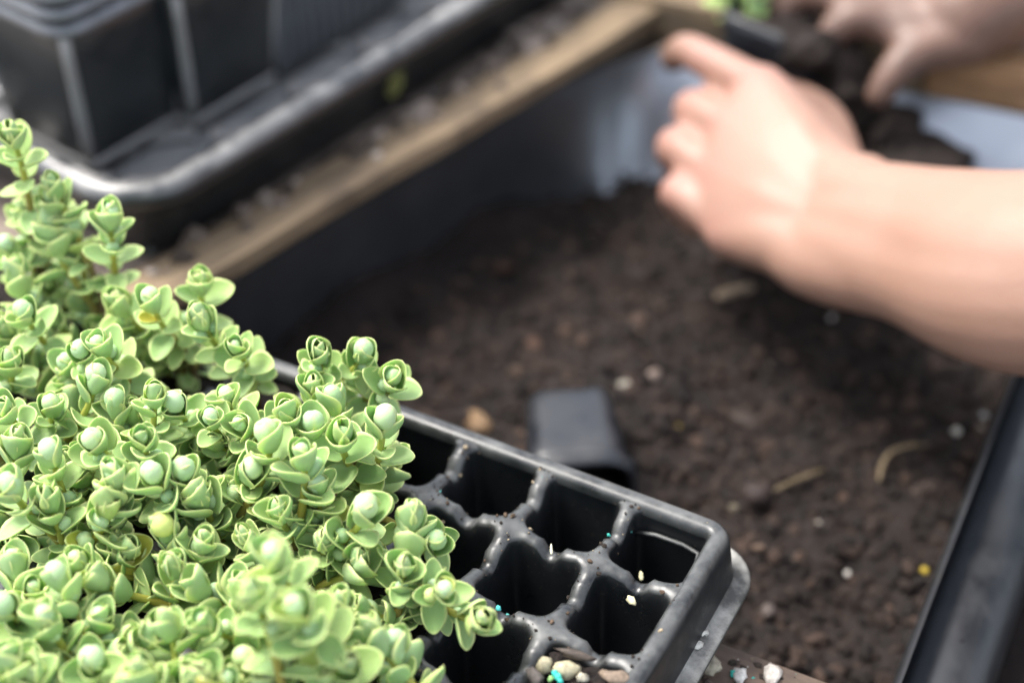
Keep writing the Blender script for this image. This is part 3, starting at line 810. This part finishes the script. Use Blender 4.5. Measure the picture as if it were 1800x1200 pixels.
# ------------------------------------------------------------------ tray rim at the right edge
rt_h = .060; TRx, TRy = .50, .30
rang = math.atan2(rdir.y, rdir.x)
mid = (R0+R1)/2-rdir*.06
ctr = mid+rout*(TRy/2)
rt = big_tray('potting_tray', (ctr.x, ctr.y, .036-rt_h), rang, TRx, TRy, rt_h, .034, .0160, False, 'rollrim')
tag(rt, 'black plastic tray with a fat glossy rim at the right edge', 'tray')
q = 60; Vp, Fp = [], []
xs = np.linspace(-TRx/2+.012, TRx/2-.012, q); ys = np.linspace(-TRy/2+.012, TRy/2-.012, q); X, Y = np.meshgrid(xs, ys)
Zs = .016+.003*fbm(X*50, Y*50, 0, 4, 61)
idx = np.arange(q*q).reshape(q, q); Fq = np.stack([idx[:-1, :-1], idx[:-1, 1:], idx[1:, 1:], idx[1:, :-1]], 2).reshape(-1, 4)
o = link('tray_soil', mesh('tray_soil', np.stack([X.ravel(), Y.ravel(), Zs.ravel()], 1), Fq.tolist()), M['soil'], None, rt.location, rt.rotation_euler)
tag(o, 'dark soil lying in the black tray at the right edge', 'soil', kind='stuff')

# ------------------------------------------------------------------ small pot lying on the soil
sp = empty('small_pot'); pot_parts(sp, .0435, .0352, .052, lip=.0028, liph=.0065, rnd_=.15, mat='darkpot')
pf, pn = at(1003, 680, .03), at(1018, 812, .03)
ax = (pn-pf).normalized(); ax = (ax+Vector((0, 0, -.03))).normalized()
xx = ax.cross(Vector((0, 0, 1))).normalized(); yy = ax.cross(xx)
xx, yy = (xx*math.cos(.06)+yy*math.sin(.06)), (yy*math.cos(.06)-xx*math.sin(.06))
mm = Matrix((xx, yy, ax)).transposed().to_4x4(); mm.translation = pf+Vector((0, 0, -.0165)); sp.matrix_world = mm
tag(sp, 'small black pot lying on its side on the trough soil', 'pot')

# ================================================================== PERSON
class Clay:
    def __init__(self): self.V, self.F = [], []
    def chain(self, pts, rad, n=14, sub=4):
        P = [Vector(p) for p in pts]; R = [q_*KD for q_ in rad]; pp, rr = [], []
        for i in range(len(P)-1):
            for k in range(sub):
                t = k/sub
                p0, p1, p2, p3 = P[max(i-1, 0)], P[i], P[i+1], P[min(i+2, len(P)-1)]
                pp.append(.5*((2*p1)+(p2-p0)*t+(2*p0-5*p1+4*p2-p3)*t*t+(3*p1-p0-3*p2+p3)*t**3)); rr.append(R[i]*(1-t)+R[i+1]*t)
        pp.append(P[-1]); rr.append(R[-1])
        d0 = (pp[0]-pp[1]).normalized(); d1 = (pp[-1]-pp[-2]).normalized(); r0, r1 = rr[0], rr[-1]
        hp_ = [(pp[0]+d0*r0*math.sin(a), r0*math.cos(a)) for a in (1.4, 1.05, .7, .35)]; tp = [(pp[-1]+d1*r1*math.sin(a), r1*math.cos(a)) for a in (.35, .7, 1.05, 1.4)]
        pts2 = [h[0] for h in hp_]+pp+[h[0] for h in tp]; rad2 = [h[1] for h in hp_]+rr+[h[1] for h in tp]
        V, Fc, _ = tube(pts2, rad2, n); k0 = len(self.V); self.V += V; self.F += [tuple(i+k0 for i in f) for f in Fc]
    def ell(self, c, r, rot=None):
        bm = bmesh.new(); bmesh.ops.create_icosphere(bm, subdivisions=3, radius=1); k0 = len(self.V); rot = rot or Matrix.Identity(3)
        for v in bm.verts: self.V.append(Vector(c)+rot @ Vector((v.co.x*r[0], v.co.y*r[1], v.co.z*r[2])))
        self.F += [tuple(v.index+k0 for v in f.verts) for f in bm.faces]; bm.free()
    def build(self, name, voxel, smooth, mat, parent=None):
        me = mesh(name+'_raw', self.V, self.F); o = link(name, me)
        r = o.modifiers.new('r', 'REMESH'); r.mode = 'VOXEL'; r.voxel_size = voxel
        s = o.modifiers.new('s', 'SMOOTH'); s.factor = .5; s.iterations = smooth
        dg = bpy.context.evaluated_depsgraph_get(); me2 = bpy.data.meshes.new_from_object(o.evaluated_get(dg)); bpy.data.objects.remove(o)
        me2.name = name; me2.materials.clear(); me2.materials.append(mat)
        return link(name, me2, mat, parent)

GR = -.87
shL, shR = Vector((.60, .56, .44)), Vector((.72, .92, .44))
wrL = atd(1462, 392, .792); edge = atd(1800, 478, .700)
elL = edge+((edge-wrL).normalized()*.6+Vector((1, 0, .25)).normalized()*.4).normalized()*.15
person = empty('person', (.80, .80, GR)); tag(person, 'person reaching in from the right, bare forearms, hands gripping a small pot', 'person')
cl = Clay()
# --- left arm
fore = edge; mid_ = edge.lerp(wrL, .5)
hx_ = (atd(1345, 150, .852)-atd(1262, 405, .822)).normalized()      # across the knuckles, little finger to index
cl.chain([elL, (elL+fore)/2, fore, mid_, wrL], [.047, .0450, .0385, .0275, .0185], 24, 6)
# breadth of the wrist: two bones side by side (radius beyond, ulna nearer)
cl.chain([(elL+fore)/2, fore+hx_*.007, mid_+hx_*.0105, wrL+hx_*.0120], [.042, .0362, .0255, .0188], 18, 6)
cl.chain([(elL+fore)/2, fore-hx_*.007, mid_-hx_*.0110, wrL-hx_*.0125], [.042, .0362, .0258, .0192], 18, 6)
cl.chain([elL, (elL+shL)/2, shL], [.043, .050, .056], 18)
# --- left hand: metacarpals
mI, mM, mR, mP = atd(1338, 158, .850), atd(1290, 232, .845), atd(1266, 318, .837), atd(1282, 408, .824)
bkn = -ray(1330, 300).normalized()*.0015
for (m_, w0, r0, r1) in ((mI, .013, .0175, .0132), (mM, .005, .0185, .0136), (mR, -.004, .0182, .0132), (mP, -.013, .0172, .0128)):
    w_ = wrL+hx_*w0; w0_ = w_+(edge-wrL)*.28
    cl.chain([w0_, w_, (w_+m_)/2+bkn, m_], [r0+.001, r0, (r0+r1)/2+.0012, r1], 14)
for a, b in ((mI, mM), (mM, mR), (mR, mP)):        # flesh between the bones
    for f_ in (.33, .67):
        c = a.lerp(b, f_); w_ = wrL; cl.chain([w_.lerp(c, .15), w_.lerp(c, .6)+bkn*.8, w_.lerp(c, .97)], [.0178, .0168, .0142], 12)
cl.chain([mP, wrL.lerp(mP, .45)-hx_*.006, wrL-hx_*.019, mid_-hx_*.012], [.0128, .0168, .0186, .0235], 14, 6)
# fingers
iP, iD, iT = atd(1250, 110, .874), atd(1205, 88, .888), atd(1184, 92, .900)
cl.chain([mI, iP, iD, iT+Vector((0, 0, -.004))], [.0112, .0102, .0090, .0078], 14)
def curl(mcp, pip, v1, v2, r):
    d = pip+Vector(v1)*KD; t = d+Vector(v2)*KD; cl.chain([mcp, pip, d, t], r, 14)
curl(mM, atd(1216, 192, .872), (.010, .006, -.023), (.018, .002, -.006), [.0118, .0108, .0096, .0086])
curl(mR, atd(1184, 256, .862), (.011, .004, -.024), (.018, .000, -.005), [.0112, .0104, .0092, .0082])
curl(mP, atd(1187, 336, .846), (.010, .003, -.019), (.016, .000, -.004), [.0100, .0092, .0082, .0074])
# thumb: leaves the side of the palm near the wrist, lies along the far side of the hand
tC = wrL+hx_*.016+(mI-wrL)*.06; tM = atd(1446, 226, .864); tI = atd(1412, 186, .896); tT = atd(1386, 168, .915)
cl.chain([tC+(edge-wrL)*.15, tC, tM, tI, tT], [.017, .0175, .0145, .0112, .0090], 14)
for f_ in (.25, .5, .75, .95):
    cl.chain([tC.lerp(mI, .1), tC.lerp(tM.lerp(mI, f_), .6), tM.lerp(mI, f_)], [.0165, .0150, .0125], 12)
# --- right arm and hand (soiled)
wrR = atd(1692, 28, .905); eR = Vector((.46, .90, .145))
cl.chain([eR, (eR*.5+wrR*.5), wrR], [.044, .038, .0275], 18)
cl.chain([eR, (eR+shR)/2, shR], [.043, .050, .056], 18)
hR = (atd(1600, 92, .905)-atd(1575, -45, .93)).normalized()
r1, r2, r3, r4 = atd(1560, 42, .905), atd(1545, 12, .914), atd(1540, -20, .922), atd(1545, -52, .930)
for m_, k in ((r1, .010), (r2, .003), (r3, -.004), (r4, -.011)):
    w_ = wrR+hR*k; cl.chain([w_, (w_+m_)/2, m_], [.0165, .0155, .0125], 14)
cl.chain([r1, atd(1502, 32, .905), atd(1470, 52, .907), atd(1456, 74, .909)], [.0118, .0106, .0094, .0082], 14)
cl.chain([r2, atd(1450, -12, .918), atd(1405, -8, .925), atd(1380, 14, .928)], [.0118, .0106, .0094, .0082], 14)
cl.chain([r3, atd(1420, -40, .925), atd(1368, -26, .935), atd(1342, 0, .938)], [.0114, .0102, .0092, .0080], 14)
cl.chain([r4, atd(1450, -75, .935), atd(1400, -70, .945), atd(1370, -48, .95)], [.0104, .0094, .0084, .0074], 14)
cl.chain([wrR+hR*.014, atd(1622, 88, .893), atd(1576, 122, .890), atd(1545, 168, .893)], [.0150, .0118, .0098, .0080], 14)
cl.chain([atd(1622, 88, .893), r1], [.011, .011], 12)
# --- shoulders, trunk, neck and head (out of frame)
cen = (shL+shR)/2+Vector((.05, 0, 0)); bk = Vector((.045, 0, 0)).normalized()
cl.chain([shL, cen+Vector((.0, 0, .02)), shR], [.058, .075, .058], 20)
cl.chain([cen+Vector((.02, 0, .02)), cen+Vector((.05, 0, -.22)), cen+Vector((.09, 0, -.48))], [.115, .115, .125], 24)
neck = cen+Vector((-.02, 0, .10)); head = cen+Vector((-.075, -.01, .215))
cl.chain([cen+Vector((.0, 0, .03)), neck, head+Vector((.01, 0, -.05))], [.065, .052, .05], 18)
fdirv = Vector((-.86, -.05, -.5)).normalized(); fl = Vector((0, 1, 0)).cross(fdirv).normalized(); fsd = fdirv.cross(fl)
hr = Matrix((fdirv, fsd, fl)).transposed()
if fl.z < 0: fl = -fl; fsd = -fsd; hr = Matrix((fdirv, fsd, fl)).transposed()
def hd(a, b, c): return head+hr @ Vector((a, b, c))
cl.ell(hd(0, 0, .02), (.095, .074, .10), hr); cl.ell(hd(.028, 0, -.045), (.062, .056, .062), hr)
cl.chain([hd(.086, 0, .02), hd(.106, 0, -.018)], [.009, .0135], 10)
cl.chain([hd(.083, .014, -.052), hd(.090, 0, -.050), hd(.083, -.014, -.052)], [.006, .0075, .006], 10)
for s in (-1, 1):
    cl.ell(hd(-.008, s*.074, -.005), (.020, .009, .030), hr); cl.ell(hd(.078, s*.03, .028), (.018, .022, .008), hr)
for s in (-1, 1):
    hp_ = cen+Vector((.10, s*.085, -.52)); cl.chain([hp_, Vector((.86, .79+s*.09, -.47)), Vector((.88, .79+s*.095, GR+.09))], [.085, .058, .042], 16)
    cl.chain([Vector((.89, .79+s*.095, GR+.045)), Vector((.76, .79+s*.10, GR+.035))], [.04, .032], 12)
body = cl.build('body', .0022, 12, M['skin'])
# soil and flush on the skin
nvx = len(body.data.vertices); co = np.empty(nvx*3); body.data.vertices.foreach_get('co', co); co = co.reshape(-1, 3)
def near(p, r): return np.exp(-((co-np.array(p))**2).sum(1)/(r*r))
flush = np.zeros(nvx); dirt = np.zeros(nvx)
for p_, r in ((mI, .017), (mM, .015), (mR, .015), (mP, .015), (atd(1216, 192, .872), .016), (atd(1184, 256, .862), .016), (atd(1187, 336, .846), .016), (iP, .014)): flush = np.maximum(flush, .8*near(p_, r))
dirt = np.maximum(dirt, .95*near(iT, .011)); dirt = np.maximum(dirt, .35*near(iD, .012))
for p_ in (r1, r2, r3, r4, atd(1502, 32, .905), atd(1456, 74, .909), atd(1576, 122, .890), atd(1545, 168, .893), atd(1380, 14, .928), atd(1342, 0, .938), wrR): dirt = np.maximum(dirt, .9*near(p_, .05))
a = np.ones((nvx, 4), np.float32); a[:, 0] = flush; a[:, 1] = dirt; a[:, 2] = 0
ca = body.data.color_attributes.new('col', 'FLOAT_COLOR', 'POINT'); ca.data.foreach_set('color', a.ravel())
def adopt(o):
    o.parent = person; o.matrix_parent_inverse = Matrix.Translation(-Vector(person.location)); return o
adopt(body)
cs = Clay()
cs.chain([shL.lerp(elL, .48), shL, cen+Vector((0, 0, .02)), shR, shR.lerp(eR, .48)], [.066, .070, .090, .070, .066], 20)
cs.chain([cen+Vector((.02, 0, .015)), cen+Vector((.05, 0, -.22)), cen+Vector((.09, 0, -.50))], [.130, .130, .140], 24)
adopt(cs.build('shirt', .006, 4, M['shirt']))
ct_ = Clay()
for s in (-1, 1):
    hp_ = cen+Vector((.10, s*.085, -.50)); ct_.chain([hp_, Vector((.86, .79+s*.09, -.47)), Vector((.88, .79+s*.095, GR+.07))], [.102, .074, .062], 16)
ct_.chain([cen+Vector((.09, 0, -.46)), cen+Vector((.10, 0, -.54))], [.130, .128], 20)
adopt(ct_.build('trousers', .007, 4, M['trousers']))
for s in (-1, 1):
    c_ = Clay(); c_.chain([Vector((.90, .79+s*.095, GR+.045)), Vector((.75, .79+s*.10, GR+.038))], [.047, .039], 14); adopt(c_.build('shoe', .006, 3, M['shoe']))
ch = Clay(); ch.ell(hd(-.028, 0, .038), (.094, .082, .098), hr); ch.chain([hd(-.085, 0, .0), hd(-.11, 0, -.08)], [.05, .03], 14); adopt(ch.build('hair', .006, 3, M['hair']))
for s in (-1, 1):
    ce = Clay(); ce.ell(hd(.076, s*.03, .008), (.012, .013, .011), hr); adopt(ce.build('eye', .003, 1, M['sclera']))

# ------------------------------------------------------------------ the pot held between the hands, its soil and seedling
hpot = empty('held_pot'); pot_parts(hpot, .057, .044, .0625, lip=.0030, liph=.0075, mat='darkpot')
hc = atd(1392, 58, .935); tilt = Matrix.Rotation(math.radians(-6), 3, 'X') @ Matrix.Rotation(math.radians(10), 3, 'Y') @ Matrix.Rotation(math.radians(-34), 3, 'Z')
hm = tilt.to_4x4(); hm.translation = hc-(tilt @ Vector((0, 0, .0535))); hpot.matrix_world = hm
tag(hpot, 'black square pot of soil gripped between the two hands', 'pot')
V, Fc = [], []; q = 22
for i in range(q):
    for j in range(q):
        a_, b_ = (i/(q-1)-.5)*.0535, (j/(q-1)-.5)*.0535; k = 1-max(abs(a_), abs(b_))/.0267
        V.append((a_, b_, .0515+.012*min(1, k*1.6)+.004*float(fbm(a_*110, b_*110, 0, 3, 71))))
for i in range(q-1):
    for j in range(q-1): Fc.append((i*q+j, (i+1)*q+j, (i+1)*q+j+1, i*q+j+1))
link('soil_fill', mesh('soil_fill', V, Fc), M['soil'], hpot)
sl = empty('held_seedling', atd(1318, 40, .95)); tag(sl, 'small green seedling being planted in the held pot', 'seedling')
for k in range(4):
    a_ = k*1.6+.3; shoot(sl, Vector((0, 0, -.008)), Vector((.014*math.cos(a_)-.004, .012*math.sin(a_), .022+.006*(k % 2))), Vector((.5*math.cos(a_), .5*math.sin(a_), 1)).normalized(), 1.0, 5, 5000+k, .7)
# loose soil falling away under the pot, heaped against it
def clod(name, c, r, seed, label, squash=(1, 1, 1)):
    b, f = blob(r, seed, 4, .45, squash); V = b+np.array(c[:])
    V += (.0016*fbm(V[:, 0]*160, V[:, 1]*160, V[:, 2]*160, 3, seed))[:, None]*(b/np.linalg.norm(b, axis=1)[:, None])
    o = link(name, mesh(name, V-np.array(c[:]), f), M['soil'], None, c); tag(o, label, 'soil clod'); return o
clod('soil_clod', atd(1478, 172, .918), .0195, 3, 'crumbling root ball of dark soil beside the held pot', (.95, .8, 1.15))
clod('soil_clod', atd(1425, 92, .902), .011, 13, 'soil clump spilling over the held pot rim', (1.3, .8, .9))
clod('soil_clod', atd(1555, 238, .93), .017, 5, 'dark soil clod in front of the grey liner behind the wrist', (1.1, .9, .9))
clod('soil_clod', atd(1620, 285, .91), .020, 8, 'low heap of dark soil just above the forearm', (1.4, 1, .6))

# ================================================================== SMALL LOOSE BITS
def bit(name, px, py, r, c, label, cat, squash=(1, 1, 1), seed=1, z=None, yaw=0.0):
    b, f = blob(r, seed, 2, .45, squash); p = at(px, py, .0)
    if z is None:
        for _ in range(4): p = at(px, py, float(soil_h(p.x, p.y))+r*squash[2]*.55)
    else: p = at(px, py, z)
    o = link(name, mesh(name, b, f, [c]*len(b)), M['bit'], None, p, (0, 0, yaw)); tag(o, label, cat); return o
def straw(px0, py0, px1, py1, r, c, label, bow=.003):
    def sp_(x, y):
        p = at(x, y, .0)
        for _ in range(4): p = at(x, y, float(soil_h(p.x, p.y, False))+.005)
        return p
    a_, b_ = sp_(px0, py0), sp_(px1, py1); n_ = 6; side = (b_-a_).cross(Vector((0, 0, 1))).normalized(); pts = []
    for k in range(n_+1):
        t = k/n_; pts.append(a_.lerp(b_, t)-a_+side*bow*math.sin(math.pi*t)+Vector((0, 0, .0015*math.sin(math.pi*t))))
    V, Fc, C = tube(pts, [r*.7]+[r]*(n_-1)+[r*.6], 6, [c]*(n_+1))
    o = link('straw', mesh('straw', V, Fc, C), M['bit'], None, a_); tag(o, label, 'straw'); return o
WH = (.58, .55, .50); TAN = (.42, .32, .19); YEL = (.55, .40, .05)
bit('grit', 1463, 558, .0017, WH, 'white grit grain just below the forearm', 'grit', seed=2)
bit('grit', 1490, 1008, .0016, WH, 'white grit grain on the soil, right of the cell tray corner', 'grit', seed=4)
bit('grit', 1682, 758, .0016, (.55, .53, .46), 'greyish grit grain close to the right tray rim', 'grit', seed=5)
bit('grit', 1730, 730, .0014, (.4, .4, .38), 'dull grit grain touching the right tray rim', 'grit', seed=9)
bit('grain', 1625, 1003, .0017, YEL, 'yellow grain on the soil beside the right tray rim', 'grain', seed=6)
bit('grain', 1192, 752, .0015, (.42, .30, .06), 'dull yellow grain right of the small fallen pot', 'grain', seed=7)
bit('pebble', 1352, 1075, .0034, (.09, .07, .062), 'grey brown pebble at the lower right of the soil', 'pebble', seed=8)
bit('pebble', 1330, 872, .0058, (.03, .02, .017), 'large dark clod right of the tray back rim', 'pebble', seed=10)
bit('pebble', 1290, 893, .0017, (.2, .17, .12), 'tan pebble near the cell tray corner', 'pebble', seed=11)
bit('pebble', 1100, 675, .0024, (.3, .28, .23), 'pale chip at the far end of the small pot', 'pebble', (1.4, 1, .7), seed=12)
bit('pebble', 1150, 660, .0030, (.2, .15, .125), 'pinkish chip right of the small pot', 'pebble', seed=13)
bit('bark_chip', 845, 745, .0065, (.19, .12, .065), 'orange brown bark chip behind the cell tray', 'bark chip', (.7, 1.3, .5), seed=14, yaw=.5)
bit('bark_chip', 940, 605, .0035, (.08, .042, .027), 'reddish bark chip left of centre on the soil', 'bark chip', (1, 1.2, .6), seed=15)
bit('bark_chip', 880, 470, .0045, (.05, .026, .016), 'dark red bark chip near the shaded liner', 'bark chip', (1.4, 1, .6), seed=16)
bit('bark_chip', 1312, 738, .0055, (.035, .024, .019), 'brown bark chip in the middle of the open soil', 'bark chip', (1.6, .8, .5), seed=17, yaw=-.3)
bit('bark_chip', 1625, 862, .0045, (.055, .038, .03), 'flat brown chip near the curved straw', 'bark chip', (1.5, .8, .5), seed=18, yaw=.4)
straw(1258, 522, 1325, 505, .0026, (.24, .18, .125), 'thick pale straw stub below the wrist', .001)
straw(1360, 862, 1450, 825, .0009, (.16, .12, .07), 'thin straight straw lying on the soil', .0005)
straw(1545, 845, 1632, 782, .0010, (.18, .135, .08), 'thin curved straw near the right tray rim', -.007)
# in and on the cell tray
fillc = empty('filled_cell', uvw(.5*CP, 2.5*CP, -.0045)); tag(fillc, 'plug of gritty soil filling the cell nearest the lower corner', 'soil plug')
V, Fc = [], []; q = 24
for i in range(q):
    for j in range(q):
        a_, b_ = (i/(q-1)-.5)*.0268, (j/(q-1)-.5)*.0268; V.append(TA*a_+TB*b_+Vector((0, 0, .003*float(fbm(a_*220, b_*220, 0, 3, 77)))))
for i in range(q-1):
    for j in range(q-1): Fc.append((i*q+j, (i+1)*q+j, (i+1)*q+j+1, i*q+j+1))
link('soil_plug', mesh('soil_plug', V, Fc), M['soil'], fillc)
def tbit(name, px, py, z, r, c, label, cat, seed, squash=(1, 1, 1), yaw=0.0): return bit(name, px, py, r, c, label, cat, squash, seed, .10+z, yaw)
tbit('grit', 995, 1175, -.001, .0034, (.42, .38, .25), 'largest cream grit stone in the filled cell', 'grit', 21, (1.3, .9, .9))
tbit('grit', 958, 1168, -.001, .0028, (.33, .30, .20), 'cream grit stone at the left of the filled cell', 'grit', 22)
tbit('grit', 1023, 1190, -.001, .0017, (.42, .39, .30), 'small cream grit grain between larger stones in the filled cell', 'grit', 23)
tbit('bark_chip', 1082, 1190, .000, .0038, (.20, .15, .11), 'brown seed husk at the edge of the filled cell', 'bark chip', 24, (1.4, .7, .5), -.2)
tbit('bark_chip', 940, 1188, .000, .0032, (.10, .085, .075), 'dark flat chip at the left of the filled cell', 'bark chip', 25, (.7, 1.2, .5), .4)
tbit('twig', 1018, 1152, .0015, .0032, (.07, .055, .045), 'short dark twig over the ridge of the filled cell', 'twig', 26, (2.0, .4, .4), -.3)
for k, (px, py, r, c) in enumerate(((975, 1182, .0010, (.05, .50, .42)), (980, 1189, .0012, (.06, .48, .38)), (968, 1192, .0009, (.30, .55, .2)), (876, 1068, .0009, (.10, .6, .55)), (914, 1109, .0007, (.1, .6, .6)), (924, 1115, .0006, (.1, .6, .6)), (1070, 940, .0006, (.05, .4, .33)), (985, 1196, .001, (.06, .5, .42)))):
    lab = ['teal fertiliser grain between the cream stones', 'larger teal grain below the cream stones', 'lime green grain left of the teal grains', 'teal grain at the tip of the lowest right shoot', 'pale teal grain on the dark cell wall', 'tiny pale teal grain beside another in the dark cell', 'teal grain on the ridge by the corner cell', 'teal grain at the bottom edge of the picture'][k]
    tbit('fertiliser_grain', px, py, .0006 if k != 4 and k != 5 else -.006, r, c, lab, 'grain', 40+k)
tbit('husk', 1110, 1054, -.004, .0018, (.60, .55, .35), 'pale husk stuck on the wall of a front empty cell', 'husk', 31, (.7, 1.4, .6), .5)
tbit('husk', 1127, 1012, -.014, .0015, (.5, .48, .30), 'pale husk inside the corner cell', 'husk', 32, (.6, 1.3, .6))
tbit('husk', 969, 965, .0005, .0010, (.6, .58, .42), 'small pale fibre on the ridge between empty cells', 'husk', 33, (.5, 2.2, .5))
for k, (px, py, r) in enumerate(((1231, 1110, .0024), (1222, 1133, .0022))):
    tbit('lichen_spot', px, py, -.0185, r, (.48, .47, .42), ['upper pale grit grain stuck to the tray flange', 'lower pale grit grain stuck to the tray flange'][k], 'grit', 51+k, (1, 1, .4))
for k, (px, py, r, c, l) in enumerate(((1250, 1168, .0036, (.40, .36, .27), 'tall tan grit stone on the front board'), (1302, 1186, .0026, (.62, .60, .55), 'bright white grit grain on the front board'), (1290, 1184, .0013, (.04, .42, .34), 'teal grain beside the white grit on the front board'), (1357, 1184, .0034, (.55, .50, .44), 'pale chip on the edge of the front board'))):
    bit('grit', px, py, r, c, l, 'grit', (1, 1.3, .8), 60+k, .0575)
